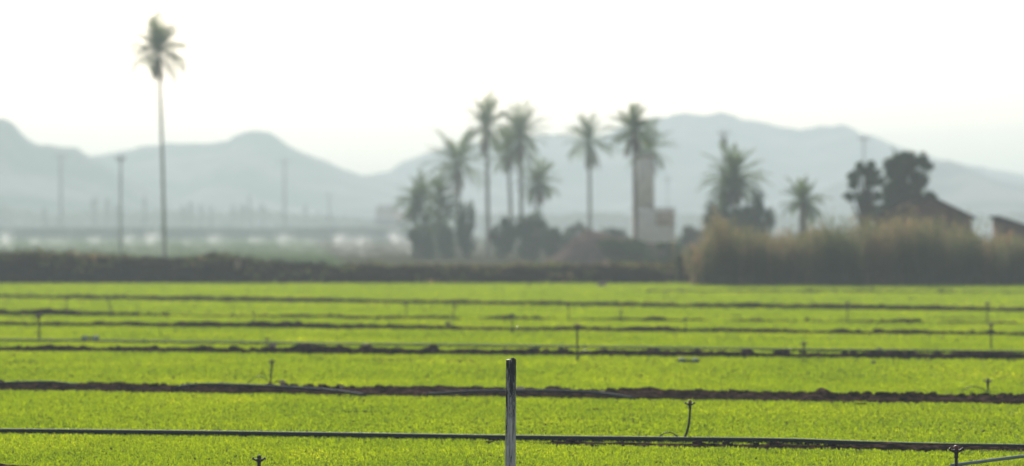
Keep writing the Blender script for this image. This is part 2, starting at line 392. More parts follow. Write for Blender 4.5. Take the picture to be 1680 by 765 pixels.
def blades(x, y, per, h0, h1, w_, spread, z0=0.004):
    """every plant: a few upright pointed leaves"""
    n = len(x); X = np.repeat(x, per); Y = np.repeat(y, per); N = n * per
    slow = np.array([mnoise.noise((a * .8, b * .25, 0)) for a, b in zip(x[::1], y[::1])]) if n < 500000 else np.zeros(n)
    hs = np.repeat(1 + .28 * slow, per)
    X = X + rng.normal(0, spread, N); Y = Y + rng.normal(0, spread, N)
    yaw = rng.random(N) * 2 * math.pi; lean = rng.random(N) ** 1.2 * 0.95
    h = (h0 + (h1 - h0) * rng.random(N)) * hs
    d = np.stack([np.cos(yaw) * np.sin(lean), np.sin(yaw) * np.sin(lean), np.cos(lean)], 1)
    sd = np.stack([-np.sin(yaw), np.cos(yaw), np.zeros(N)], 1)
    B = np.stack([X, Y, np.full(N, z0)], 1)
    ww = w_ * (.7 + .6 * rng.random(N))[:, None]
    mid = B + d * (h * .62)[:, None]
    tip = B + d * h[:, None] + np.stack([np.cos(yaw), np.sin(yaw), -np.ones(N) * .3], 1) * (h * .22)[:, None]
    V = np.stack([B, mid - sd * ww / 2, tip, mid + sd * ww / 2], 1).reshape(-1, 3)
    return V
parts = []
for (d0, d1, dens, per, h0, h1, w_, sp) in [(24, 34, 620, 5, .024, .052, .0085, .013), (34, 46, 420, 4, .026, .054, .011, .016), (46, 62, 210, 4, .028, .058, .015, .024),
                                            (62, 85, 95, 4, .034, .064, .022, .04), (85, 124, 38, 4, .04, .07, .034, .06)]:
    x, y = crop_points(d0, d1, dens); parts.append(blades(x, y, per, h0, h1, w_, sp))
V = np.concatenate(parts); F = np.arange(len(V), dtype=np.int32).reshape(-1, 4)
crop = np_mesh('crop_plants', V, [F], M['crop'])
tag(crop, 'low bright green leaf crop covering the flat beds between the soil banks', 'crop', kind='stuff')
print('crop leaves', len(F))

# ------------------------------------------------------------------ stake
def stake():
    d = 26.0; x = xat(837, d); top = zat(586, d); r = 17.5 / FPX * d / 2
    n, k = 48, 200; V = []
    for i in range(k):
        z = -0.02 + (top + .02) * i / (k - 1)
        tap = 1.0 - .06 * z / top
        for j in range(n):
            th = 2 * math.pi * j / n
            c, s = math.cos(th), math.sin(th)
            cr = mnoise.fractal((c * 3.5, s * 3.5, z * 1.0), 1, 2, 4)
            crack = max(0, 1 - abs(mnoise.noise((c * 4.5 + 9, s * 4.5, z * .8))) * 9)
            rr = r * tap * (1 + .09 * cr - .16 * crack + .03 * mnoise.noise((c * 9, s * 9, z * 30)))
            dtop = (top - z)
            V.append([rr * c, rr * s * .9, z, dtop])
    V = np.array(V)
    # rounded, split head: right lobe higher, left one lower
    for v in V:
        u = v[0] / r
        lobe = -0.016 - 0.010 * u * u if u < -0.18 else -0.0 - 0.022 * max(0, u - .25) ** 2 * 2
        if -0.26 < u < -0.10: lobe = -0.03
        v[2] = min(v[2], top + lobe - .012 * (v[1] / r) ** 2)
    for v in V:
        q = max(0, 1 - (top - v[2]) / .03)
        v[0] *= 1 - .20 * q * q; v[1] *= 1 - .20 * q * q
    Q = [[i * n + j, i * n + (j + 1) % n, (i + 1) * n + (j + 1) % n, (i + 1) * n + j] for i in range(k - 1) for j in range(n)]
    VV = np.vstack([V[:, :3], [[0, 0, V[-n:, 2].mean()]]])
    T = [[(k - 1) * n + j, (k - 1) * n + (j + 1) % n, k * n] for j in range(n)]
    o = np_mesh('wooden_stake', VV, [np.array(Q), np.array(T)], M['stake'], smooth=True, loc=(x, d, 0))
    o.rotation_euler = (0, R(.35), 0)
    tag(o, 'weathered grey wooden stake with blackened split top standing alone in the foreground', 'stake')
stake()

# ------------------------------------------------------------------ pipes
def curve_pts(ctrl, n):
    c = np.array(ctrl, float); t = np.linspace(0, 1, len(c)); T = np.linspace(0, 1, n)
    out = np.stack([np.interp(T, t, c[:, i]) for i in range(3)], 1)
    k = max(1, n // len(c) // 2); ker = np.ones(2 * k + 1) / (2 * k + 1)
    pad = np.vstack([np.repeat(out[:1], k, 0), out, np.repeat(out[-1:], k, 0)])
    sm = np.stack([np.convolve(pad[:, i], ker, 'valid') for i in range(3)], 1)
    sm[0], sm[-1] = out[0], out[-1]; return sm

def pipe(name, pxs, r, z, m, label, cat='pipe', n=160, sides=12, group=None):
    c = [(*gp(a, b), z if len(rest) == 0 else rest[0]) for a, b, *rest in pxs]
    mb = MB(); mb.tube(curve_pts(c, n), r, sides)
    return tag(mb.build(name, m, smooth=True), label, cat, group)
pipe('irrigation_pipe', [(-380, 712), (0, 714.5), (420, 719), (840, 726), (1180, 729.5), (1300, 731), (1420, 736), (1560, 740), (1680, 741), (2000, 750)], .034, .050, M['pipe'],
     'thick black irrigation pipe crossing the whole foreground behind the stake')
pipe('irrigation_pipe', [(-350, 558.5), (0, 561.5), (420, 567), (840, 572), (1260, 578), (1680, 582), (2000, 586)], .036, .040, M['pipe'],
     'black irrigation pipe half hidden in crop just behind the clod-strewn soil bank')
pipe('irrigation_pipe', [(290, 645, .09), (330, 643, .12), (420, 646, .12), (470, 647.5, .11), (540, 650, .09), (600, 655, .06)], .022, .09, M['grey_pipe'],
     'grey pipe lying on the broad soil bank left of the stake')
pipe('irrigation_pipe', [(700, 655, .07), (760, 654, .10), (860, 654, .115), (930, 655, .115), (985, 656, .10), (1040, 659, .05)], .020, .09, M['grey_pipe'],
     'grey pipe lying on the broad soil bank right behind the stake')
pipe('irrigation_pipe', [(-40, 640, .08), (10, 639, .10), (85, 639, .115), (130, 641, .08)], .020, .09, M['grey_pipe'],
     'short grey pipe on the broad soil bank at the far left edge')
pipe('irrigation_pipe', [(1560, 772, .05), (1600, 770, .07), (1640, 768, .09), (1680, 766, .11), (1760, 763, .12), (1850, 762, .05)], .017, .06, M['pale_pipe'],
     'pale blue-grey pipe rising into the lower right corner of the field')

# couplings
def coupling(px, py, z, label):
    x, y = gp(px, py); e = empty('pipe_coupling', (x, y, z), R(-8)); tag(e, label, 'pipe coupling')
    mb = MB(); mb.tube([(-.20, 0, 0), (.20, 0, 0)], .022, 10); mb.build('sleeve', M['pipe'], e, True)
    for s in (-1, 1):
        mb = MB(); mb.tube([(s * .18, 0, 0), (s * .16, 0, 0), (s * .08, 0, 0), (s * .06, 0, 0)], [.030, .042, .042, .030], 10); mb.build('collar', M['blue'], e, True)
coupling(148, 560.5, .08, 'blue pipe coupling on the crop at the far left')
coupling(1130, 597, .055, 'blue pipe coupling with two collars on the crop right of the stake')

# ------------------------------------------------------------------ sprinklers
def sprinkler(px, ytop, ybase, label, d=None, red=False, loop=None, bend=0.0, scale=1.0, lean=0.0, group='small sprinklers standing in the crop'):
    if d is None: x, y = gp(px, ybase); h = (ybase - ytop) / ((ybase - HORIZON) / HC)
    else: y = d; x = xat(px, d); h = zat(ytop, d)
    e = empty('sprinkler', (x, y, 0), 0); tag(e, label, 'sprinkler', group)
    s = scale * 1.25; hb = h - .085 * s          # bottom of the head
    mb = MB()
    ts = np.linspace(0, 1, 12)
    pts = [(bend * (1 - t) ** 2.5 + lean * (t - 1), 0, -0.01 + t * (hb + .02)) for t in ts]
    mb.tube(pts, np.linspace(.012, .010, 12) * s, 8); mb.build('riser', M['hose'], e, True)
    # head: threaded neck, body, two side nozzles, spoon arm and cap
    mb = MB()
    mb.tube([(0, 0, hb), (0, 0, hb + .012 * s), (0, 0, hb + .02 * s), (0, 0, hb + .035 * s), (0, 0, hb + .05 * s), (0, 0, hb + .06 * s)],
            np.array([.011, .015, .012, .014, .021, .015]) * s, 10)
    hd = mb.build('head', M['plastic'], e, True)
    for sx in (-1, 1):
        mb = MB(); mb.tube([(sx * .008 * s, 0, hb + .045 * s), (sx * .026 * s, -.004 * s, hb + .052 * s), (sx * .041 * s, -.006 * s, hb + (.060 + .004 * sx) * s)], np.array([.010, .008, .0065]) * s, 8)
        mb.tube([(sx * .038 * s, -.006 * s, hb + .060 * s), (sx * .046 * s, -.006 * s, hb + .066 * s)], .0095 * s, 8)
        mb.build('nozzle', M['plastic'], hd, True)
    mb = MB()
    mb.tube([(-.002 * s, 0, hb + .058 * s), (0, 0, hb + .066 * s), (0, 0, hb + .078 * s), (0, 0, hb + .086 * s)], np.array([.012, .018, .015, .006]) * s, 10)
    mb.build('cap', M['red_cap'] if red else M['plastic'], e, True)
    if loop:
        mb = MB(); x0, hh = loop   # feed hose: arc from the riser foot to x0
        pts = [(x0 * t + bend * (1 - t), -.03 * math.sin(t * math.pi), .01 + hh * math.sin(t * math.pi) ** .8) for t in np.linspace(0, 1, 24)]
        mb.tube(pts, .006 * s, 6); mb.build('feed_hose', M['hose'], e, True)
    return e
SPR = [
 (425, 747, None, 'sprinkler head poking into frame at the bottom edge, left of the stake', dict(d=25.4, scale=1.0)),
 (1569, 731, None, 'sprinkler with red-brown cap at the bottom edge, in front of the black pipe', dict(d=26.2, red=True, scale=1.15)),
 (1132, 657, 727, 'thin sprinkler with bent riser and arched feed hose beside the thick black pipe', dict(red=True, bend=-.10, loop=(-.40, .115))),
 (446, 590, 634, 'sprinkler with a small hose loop on the broad soil bank, left of the stake', dict(loop=(-.40, .14), lean=.03)),
 (1621, 621, 646, 'short sprinkler with low hose loop on the broad soil bank near the right edge', dict(loop=(-.42, .10), scale=1.15)),
 (947, 531, 594, 'tall sprinkler with reddish head right of the stake, hose trailing to the right', dict(red=True, loop=(.32, .20), scale=1.3)),
 (840, 514, 549, 'sprinkler seen directly above the stake, leaning feed hose beside it', dict(loop=(.3, .16), lean=-.02, scale=1.2)),
 (438, 553, 575, 'stubby sprinkler on the narrow clod-strewn bank, left half of the field', dict()),
 (500, 564, 578, 'very short sprinkler at the left end of a long clod mound', dict()),
 (1319, 560, 586, 'sprinkler on the narrow clod-strewn bank, right half of the field', dict(loop=(-.4, .15), scale=1.2)),
 (1626, 530, 574, 'nearer of two tall sprinklers standing in line near the right edge', dict(scale=1.3)),
 (1620, 496, 531, 'farther of two tall sprinklers standing in line near the right edge', dict(scale=1.3)),
 (1390, 495, 531, 'tall slim sprinkler crossing the far bank, right of centre', dict(scale=1.2)),
 (109, 483, 517, 'tall blurred sprinkler in the far left beds under the far bank', dict(scale=1.2)),
 (64, 514, 560, 'thick-headed tall sprinkler nearest the left edge of the field', dict(scale=1.5)),
 (745, 499, 528, 'slim sprinkler in the far beds, just left of the stake top', dict(scale=1.2, lean=.06)),
 (735, 527, 541, 'squat sprinkler left of the stake with dark bulky head', dict(scale=1.7)),
 (1125, 521, 545, 'slim sprinkler between the far beds, midway right of the stake', dict()),
 (177, 488, 515, 'faint slim sprinkler in the far left beds, second from the left edge group', dict(lean=-.15)),
 (1019, 509, 531, 'slim faint sprinkler in the far beds, right of the tall reddish one', dict()),
 (416, 512, 534, 'faint sprinkler on the thick dark stretch of bank at left', dict()),
 (933, 500, 528, 'slim faint sprinkler far behind the tall reddish one', dict()),
 (666, 497, 520, 'faint sprinkler in the far beds above the worn crop strip', dict()),
 (868, 462, 477, 'tiny sprinkler near the far edge of the field at centre', dict()),
 (1444, 570, 577, 'tiny stub of a sprinkler on the half hidden pipe at right', dict()),
 (1433, 592, 600, 'tiny stub of a sprinkler alone in the crop at right', dict()),
]
for px, a, b, lab, kw in SPR: sprinkler(px, a, b, lab, **kw)

# stones
def stone(px, py, z, r, label, m='stone'):
    x, y = gp(px, py); mb = MB(); mb.lump((0, 0, 0), (r * 1.5, r, r * .8), .22, 12, 8)
    tag(mb.build('stone', M[m], smooth=True, loc=(x, y, z)), label, 'stone')
stone(853, 652, .11, .055, 'pinkish flat stone on the soil bank touching the stake on its right')
stone(303, 644, .09, .04, 'small pale stone on the broad soil bank, far left')
stone(463, 640, .12, .035, 'round pale stone beside the sprinkler on the broad soil bank')
stone(988, 653, .09, .025, 'tiny pale stone on the broad soil bank, right of the stake')
stone(988, 471, .07, .13, 'pale pebble alone on the far edge of the field')
stone(560, 644, .08, .03, 'small pinkish stone on the broad soil bank, left of the stake')
stone(600, 573, .08, .04, 'small clod-like pale stone on the narrow bank')
stone(448, 577, .11, .05, 'pale stone at the foot of the stubby sprinkler')

# ------------------------------------------------------------------ berm at the far side of the field
def berm():
    X = np.arange(-75, 75, .25); T = np.linspace(-1, 1, 17); V = np.zeros((len(X), len(T), 3))
    px_prof = [-800, 0, 60, 100, 200, 240, 330, 350, 400, 520, 700, 850, 1000, 1150, 1680, 2600]
    py_prof = [414, 418, 416, 417, 424, 426, 424, 416, 430, 437, 439, 438, 436, 435, 440, 440]
    for i, x in enumerate(X):
        px = x / 126 * FPX + 840
        h = zat(np.interp(px, px_prof, py_prof), 127)
        h *= 1 + .10 * mnoise.fractal((x * .35, 0, 0), 1, 2, 4)
        for k, t in enumerate(T):
            y = 127.5 + t * 3.2 + .3 * mnoise.noise((x * .3, t, 0))
            z = h * (1 - abs(t) ** 2.2) ** .8 * (1 + .18 * mnoise.fractal((x * 1.2, t * 4, 5), 1, 2, 4))
            V[i, k] = (x, y, z if 0 < k < len(T) - 1 else -.05)
    K = len(T); I = np.arange(len(X) - 1)[:, None] * K + np.arange(K - 1)[None]
    Q = np.stack([I, I + K, I + K + 1, I + 1], -1).reshape(-1, 4)
    tag(np_mesh('berm', V.reshape(-1, 3), [Q], M['berm'], smooth=True), kind='structure')
    return X, V
bX, bV = berm()
# weeds over the berm
n = 45000
ii = rng.integers(0, len(bX), n); kk = rng.integers(1, 16, n)
B = bV[ii, kk] + rng.normal(0, .1, (n, 3)) * np.array([1, 1, .2])
lowp = np.interp(B[:, 0], [-40, -14, 0, 75], [.7, .8, 1, 1.])
def leaf_quads(B, h, w_, lean=.8, droop=.2):
    N = len(B); yaw = rng.random(N) * 2 * math.pi; ln = rng.random(N) * lean
    h = np.asarray(h) * np.ones(N); w_ = np.asarray(w_) * np.ones(N)
    d = np.stack([np.cos(yaw) * np.sin(ln), np.sin(yaw) * np.sin(ln), np.cos(ln)], 1)
    a2 = yaw + math.pi / 2; sd = np.stack([np.cos(a2), np.sin(a2), np.zeros(N)], 1)
    mid = B + d * (h * .5)[:, None]
    tip = B + d * h[:, None] + np.stack([np.cos(yaw), np.sin(yaw), -np.ones(N)], 1) * (h * droop)[:, None]
    return np.stack([B, mid - sd * (w_ / 2)[:, None], tip, mid + sd * (w_ / 2)[:, None]], 1).reshape(-1, 3)
foot = rng.random(n) < .10                          # straggling weeds at the foot of the bank
B[foot, 1] = 124.3 - np.abs(rng.normal(0, .5, foot.sum())) * (1.1 + np.array([mnoise.noise((a * .25, 3, 3)) for a in B[foot, 0]])); B[foot, 2] = .02
V = leaf_quads(B, (.08 + .30 * rng.random(n) ** 2) * (1 + .8 * np.array([mnoise.noise((a * .3, 7, 0)) for a in B[:, 0]])), .03 + .03 * rng.random(n))
tag(np_mesh('weeds', V, [np.arange(len(V)).reshape(-1, 4)], M['weed']), 'brown and green weeds covering the dark earth berm behind the field', 'weeds', kind='stuff')
x_ = xat(388, 123.5); mb = MB(); mb.lump((0, 0, 0), (.13, .1, .22), .2, 10, 7)
tag(mb.build('stone', M['stone'], smooth=True, loc=(x_, 123.9, zat(435, 123.9))), 'pale upright stone on the dark berm left of centre', 'stone')
mb = MB(); mb.lump((0, 0, 0), (.05, .05, .07), .2, 8, 6)

# ------------------------------------------------------------------ far green weeds strip / crop beyond the berm are ground sheets; hedge far behind
def foliage(c, r, n, size, m, name, parent=None, hollow=.35, clumps=14, seed=0, up=0.0):
    """crown of leaf clumps: quads scattered round many clump centres inside an ellipsoid"""
    g = np.random.default_rng(seed); c = np.array(c, float); r = np.array(r, float)
    cc = g.normal(size=(clumps, 3)); cc /= np.linalg.norm(cc, axis=1)[:, None]
    cc *= (hollow + (1 - hollow) * g.random((clumps, 1)) ** .5) * .80
    k = g.integers(0, clumps, n); rad = .22 + .22 * g.random(clumps)
    dd = g.normal(size=(n, 3)); dd /= np.linalg.norm(dd, axis=1)[:, None]
    P = (cc[k] + dd * (rad[k] * g.random(n) ** .4)[:, None]) * r + c
    P[:, 2] = np.maximum(P[:, 2], 0.02)
    a = g.normal(size=(n, 3)); a /= np.linalg.norm(a, axis=1)[:, None]
    b = np.cross(a, g.normal(size=(n, 3))); b /= np.linalg.norm(b, axis=1)[:, None] + 1e-9
    s = (size * (.6 + .8 * g.random(n)))[:, None]
    V = np.stack([P - a * s, P - b * s * .5, P + a * s, P + b * s * .5], 1).reshape(-1, 3)
    return np_mesh(name, V, [np.arange(4 * n).reshape(-1, 4)], m, parent)

# ------------------------------------------------------------------ palms
def palm_crown(c, L, nf, g, elev=(-38, 84), droop=.42, leaf=.24, nl=26, lw=.105):
    """fronds leave the crown at every elevation, arch over and carry two rows of leaflets each"""
    V = []
    for f in range(nf):
        az = f * 2.399963 + g.normal() * .35
        u = (f + .5) / nf
        el = R(elev[1] + (elev[0] - elev[1]) * u ** .85 + g.normal() * 7)
        l = L * (.78 + .34 * g.random())
        t = np.linspace(0.0, 1, nl); ds = l / (nl - 1)
        # the frond bends down along its length
        th = el - droop * (.35 + .9 * max(0, math.cos(el))) * t ** 1.5 * (1.0 + .4 * g.random())
        hr = np.cumsum(np.cos(th)) * ds; hz = np.cumsum(np.sin(th)) * ds
        P = c + np.stack([hr * math.cos(az), hr * math.sin(az), hz], 1)
        tan = np.gradient(P, axis=0); tan /= np.linalg.norm(tan, axis=1)[:, None]
        side = np.tile(np.array([-math.sin(az), math.cos(az), 0.0]), (nl, 1))
        upv = np.cross(tan, side)
        for wv in (side, upv):
            for i in range(nl - 1):
                w0 = .045 * (1 - t[i] * .8)
                V += [P[i] - wv[i] * w0, P[i] + wv[i] * w0, P[i + 1] + wv[i + 1] * w0 * .9, P[i + 1] - wv[i + 1] * w0 * .9]
        ll = leaf * l * np.sin(np.clip(t * .82 + .16, 0, 1) * math.pi)
        for i in range(3, nl):
            for s_ in (-1, 1):
                q = side[i] * s_ * .75 + tan[i] * .75 + upv[i] * (.28 + .12 * g.normal()) + np.array([0, 0, -.22 * g.random()])
                q /= np.linalg.norm(q); b = P[i]; tip = b + q * ll[i] * (.8 + .4 * g.random())
                w2 = tan[i] * lw * .5; m_ = b * .55 + tip * .45
                V += [b, m_ - w2, tip, m_ + w2]
    V = np.array(V); return V, np.arange(len(V)).reshape(-1, 4)

PG = 'date palms around the old farm'
def palm(px, ycrown, ybase, rpx, label, seed, base_px=None, nf=30, skirt=0, elev=(-40, 84), trunk_r=.15, group=PG, low=0, dead=None, brown=False, leaf=.24):
    g = np.random.default_rng(seed); d = gy(ybase); p = FPX / d
    bx = xat(base_px if base_px is not None else px, d); H = zat(ycrown, d); tx = xat(px, d) - bx
    L = rpx / p * 1.26
    e = empty('palm_tree', (bx, d, 0)); tag(e, label, 'palm tree', group)
    ts = np.linspace(0, 1, 26); mb = MB()
    pts = np.stack([tx * ts ** 1.4, .1 * np.sin(ts * 3) * ts, -.05 + (H + .05) * ts], 1)
    rad = trunk_r * (1.25 - .35 * ts + .35 * np.exp(-ts * 14)); rad[1::2] *= 1.07; rad[-3:] *= [1.1, 1.35, 1.2]
    mb.tube(pts, rad, 10, .08); mb.build('trunk', M['trunk'], e, True)
    V, F = palm_crown(np.array([tx, 0, H]), L, nf, g, elev, leaf=leaf)
    np_mesh('crown', V, [F], M['dead_frond'] if brown else M['frond'], e)
    if skirt:
        V, F = palm_crown(np.array([tx, 0, H - .1 * L]), L * .75, skirt, g, (-80, -50), .3)
        np_mesh('dead_fronds', V, [F], M['dead_frond'], e)
    if low:    # young offshoots round the trunk, fronds from several heights
        Vs = []
        for q in range(low):
            c = np.array([tx * .5 + g.normal() * L * .22, g.normal() * L * .25, H * (.12 + .72 * q / max(1, low - 1))])
            v, _ = palm_crown(c, L * .75, 16, g, (-35, 85)); Vs.append(v)
        V = np.concatenate(Vs); np_mesh('offshoots', V, [np.arange(len(V)).reshape(-1, 4)], M['frond'], e)
    return e
palm(260, 83, 428, 49, 'very tall solitary palm with bare thin trunk at the left', 11, base_px=270, nf=40, trunk_r=.105, elev=(-34, 88), skirt=5, leaf=.30, group='palms')
palm(798, 208, 421, 46, 'tallest palm of the central clump, with long bare trunk', 12, base_px=801, nf=31, skirt=3)
palm(853, 222, 420, 46, 'dense tall palm just right of the tallest central one', 13, base_px=856, nf=38, skirt=7)
palm(833, 248, 417, 38, 'palm crown squeezed between the two tallest central palms', 14, base_px=840, nf=33, skirt=6)
palm(752, 268, 420, 50, 'broad palm left of the tallest central one with drooping fronds', 15, base_px=751, nf=34, skirt=6)
palm(884, 300, 418, 38, 'shorter palm at the right end of the central clump', 16, base_px=878, nf=37, skirt=6)
palm(688, 325, 422, 38, 'short bushy palm at the left end of the central clump, leaning left', 17, base_px=700, nf=28, low=5)
palm(722, 322, 421, 34, 'short bushy palm second from the left in the central clump', 18, base_px=718, nf=28, low=5)
palm(967, 232, 416, 44, 'single palm standing between the central clump and the tower', 19, base_px=968, nf=33, skirt=5)
palm(1040, 214, 430, 42, 'tall palm with dark trunk right in front of the pale tower', 20, base_px=1043, nf=33, skirt=6)
palm(1064, 246, 412, 40, 'brownish palm crown spreading over the top of the pale tower', 21, base_px=1072, nf=38, skirt=18, group=PG)
palm(1204, 290, 432, 48, 'large palm rising out of green foliage at the left end of the reeds', 22, base_px=1204, nf=37, skirt=10, low=4)
palm(1318, 332, 434, 38, 'small low palm behind the reeds, standing apart', 23, base_px=1318, nf=30, trunk_r=.28)

# ------------------------------------------------------------------ shrubs and broadleaf trees
def shrub(px, ytop, ybase, wpx, label, seed, m='dark_leaf', n=2600, size=.13, group='shrubs around the old farm', name='shrub', cat='shrub'):
    d = gy(ybase); p = FPX / d; x = xat(px, d); H = zat(ytop, d); w_ = wpx / p / 2
    e = empty(name, (x, d, 0)); tag(e, label, cat, group)
    mb = MB(); g = np.random.default_rng(seed)
    for q in range(5):
        a = g.random() * 6.28; mb.tube([(0, 0, -.05), (math.cos(a) * w_ * .2, math.sin(a) * w_ * .2, H * .35), (math.cos(a) * w_ * .45, math.sin(a) * w_ * .45, H * .7)], [.06, .04, .02], 6)
    mb.build('stems', M['bark'], e)
    foliage((0, 0, H * .48), (w_, w_ * .8, H * .56), n, size, M[m], 'foliage', e, clumps=20, seed=seed)
    return e
shrub(766, 332, 424, 42, 'dark upright shrub below the broad palm of the central clump', 31)
shrub(690, 372, 424, 50, 'dark shrub at the foot of the leftmost bushy palm', 32, n=1800)
shrub(730, 368, 424, 44, 'dark shrub between the bushy palms and the upright shrub', 33, n=1800)
shrub(828, 356, 424, 56, 'rounded shrub right of the tallest palm trunk', 34)
shrub(872, 350, 426, 70, 'widest dark shrub of the central clump', 35, n=3600)
shrub(912, 368, 427, 54, 'dark shrub sloping down at the right end of the central clump', 36)
shrub(950, 362, 418, 60, 'olive green shrub behind the bare earth heap', 37, m='olive_leaf')
shrub(1005, 372, 420, 60, 'olive green shrub left of the pale farm block', 38, m='olive_leaf')
shrub(1022, 388, 437, 90, 'low dark shrub on the earth heap in front of the pale block', 39, n=3200)
shrub(1085, 398, 438, 110, 'low spreading dark shrub at the foot of the pale block', 40, n=3200)
shrub(1140, 362, 425, 56, 'faint olive shrub between the pale block and the reeds', 41, m='olive_leaf')
shrub(1150, 402, 466, 40, 'low olive scrub at the left end of the reeds, at the field edge', 45, m='olive_leaf', n=1600, size=.10)
shrub(1118, 418, 464, 44, 'lowest scrub patch on the berm just left of the reeds', 46, m='olive_leaf', n=1400, size=.09)
shrub(1178, 318, 432, 60, 'leafy shrub left of the large palm by the reeds', 42, m='olive_leaf', n=3000)
shrub(1246, 312, 434, 56, 'dark rounded shrub right of the large palm by the reeds', 43, n=3600)
shrub(1218, 330, 433, 60, 'dark shrub under the large palm by the reeds', 44, n=3200)

def tree(px, ytop, ybase, wpx, ycl, label, seed, m='dark_leaf', n=6000, size=.16, lobes=None):
    """ycl: row where the crown begins; lobes: list of (px, py, rpx) crown masses"""
    d = gy(ybase); p = FPX / d; x = xat(px, d)
    e = empty('broadleaf_tree', (x, d, 0)); tag(e, label, 'tree', 'broadleaf trees behind the reeds')
    g = np.random.default_rng(seed); zc = zat(ycl, d); mb = MB()
    mb.tube([(0, 0, -.05), (.05, 0, zc * .5), (0, .1, zc), (.05, 0, zat(ytop, d) - .8)], [.22, .17, .14, .05], 10, .1)
    for lx, ly, lr in lobes:
        X, Z = xat(lx, d) - x, zat(ly, d)
        mb.tube([(0, 0, zc * .6), (X * .5, g.normal() * .2, (zc * .6 + Z) / 2), (X, 0, Z)], [.11, .08, .03], 8, .1)
    mb.build('trunk', M['bark'], e)
    Vs = []
    for lx, ly, lr in lobes:
        X, Z, r = xat(lx, d) - x, zat(ly, d), lr / p
        k = int(n * lr * lr / sum(q[2] ** 2 for q in lobes)); cl = 30
        cc = g.normal(size=(cl, 3)); cc /= np.linalg.norm(cc, axis=1)[:, None]; cc *= (.35 + .6 * g.random((cl, 1)))
        i = g.integers(0, cl, k); dd = g.normal(size=(k, 3)); dd /= np.linalg.norm(dd, axis=1)[:, None]
        P = (cc[i] + dd * ((.10 + .20 * g.random(cl))[i][:, None] * g.random((k, 1)) ** .6)) * (r * np.array([1.25, 1.1, .95])) + np.array([X, g.normal() * .3, Z])
        st = g.random(k) < .14; P[st] += g.normal(0, .22, (st.sum(), 3)) * r      # loose sprays at the edge
        a = g.normal(size=(k, 3)); a /= np.linalg.norm(a, axis=1)[:, None]
        b = np.cross(a, g.normal(size=(k, 3))); b /= np.linalg.norm(b, axis=1)[:, None]
        s = (size * (.6 + .8 * g.random(k)))[:, None]
        Vs.append(np.stack([P - a * s, P - b * s * .5, P + a * s, P + b * s * .5], 1).reshape(-1, 3))
    V = np.concatenate(Vs); np_mesh('crown', V, [np.arange(len(V)).reshape(-1, 4)], M[m], e)
tree(1420, 266, 444, 60, 350, 'slender open-crowned tree left of the big dark tree', 51, n=2300, size=.13,
     lobes=[(1402, 290, 11), (1418, 282, 12), (1434, 284, 11), (1440, 298, 9), (1394, 324, 9), (1410, 328, 8), (1424, 318, 9), (1440, 322, 8), (1400, 303, 8), (1426, 300, 9), (1436, 346, 7), (1410, 272, 6), (1430, 270, 6)])
tree(1485, 250, 444, 90, 350, 'big dense dark tree beside the gabled barn', 52, n=13500, size=.12,
     lobes=[(1478, 272, 22), (1495, 268, 20), (1514, 263, 12), (1520, 275, 9), (1468, 290, 20), (1490, 300, 26), (1508, 295, 16), (1470, 322, 22), (1492, 335, 24), (1512, 325, 14), (1520, 345, 16), (1475, 352, 22), (1455, 340, 14), (1500, 352, 22), (1527, 322, 9), (1462, 270, 11), (1486, 256, 9), (1460, 310, 12)])

# ------------------------------------------------------------------ reeds
def reeds():
    n = 11000; Vs = []
    x = rng.random(n) * 25.0 + xat(1180, 122)
    x[:500] = xat(1180, 122) + rng.normal(0, .6, 500)
    dens = np.array([mnoise.fractal((a * 1.1, 8, 0), 1, 2, 4) for a in x]); kp = (dens > -.25) | (rng.random(n) < .45)
    x = x[kp]; n = len(x); y = 120.5 + rng.random(n) * 7
    px = x / y * FPX + 840
    top = np.interp(px, [1150, 1160, 1174, 1195, 1240, 1300, 1360, 1400, 1450, 1500, 1530, 1560, 1585, 1605, 1640, 1700, 1800, 2400], [404, 388, 368, 376, 394, 388, 384, 378, 372, 366, 370, 376, 388, 396, 398, 400, 384, 380])
    clump = np.array([mnoise.fractal((a * 1.6, 0, 0), 1, 2, 4) for a in x])
    hh = (HC - (top - HORIZON) * y / FPX) * (1 + .34 * clump) * (.50 + .52 * rng.random(n) ** .8 + .22 * (rng.random(n) < .05))
    lean = rng.normal(0, .10, (n, 2))
    B = np.stack([x, y, np.zeros(n)], 1)
    tip = B + np.stack([lean[:, 0] * hh, lean[:, 1] * hh, hh], 1)
    wv = np.array([.014, 0, 0]); wv2 = np.array([0, .014, 0])
    Vs.append(np.stack([B - wv, B + wv, tip + wv * .4, tip - wv * .4], 1).reshape(-1, 3))
    for k in range(10):
        t = (.2 + .78 * (k + rng.random(n)) / 10)[:, None]
        P = B + (tip - B) * t
        Vs.append(leaf_quads(P, .28 + .25 * rng.random(n), .026, 1.0, .5))
    # feathery plume at the top
    for k in range(3):
        P = tip + rng.normal(0, .03, (n, 3)); sel = rng.random(n) < .6
        Vs.append(leaf_quads(P[sel], .20 + .2 * rng.random(sel.sum()), .04, .35, .2))
    V = np.concatenate(Vs)
    tag(np_mesh('reeds', V, [np.arange(len(V)).reshape(-1, 4)], M['reed']), 'dense tawny and green reed bed along the right end of the field', 'reeds', kind='stuff')
reeds()

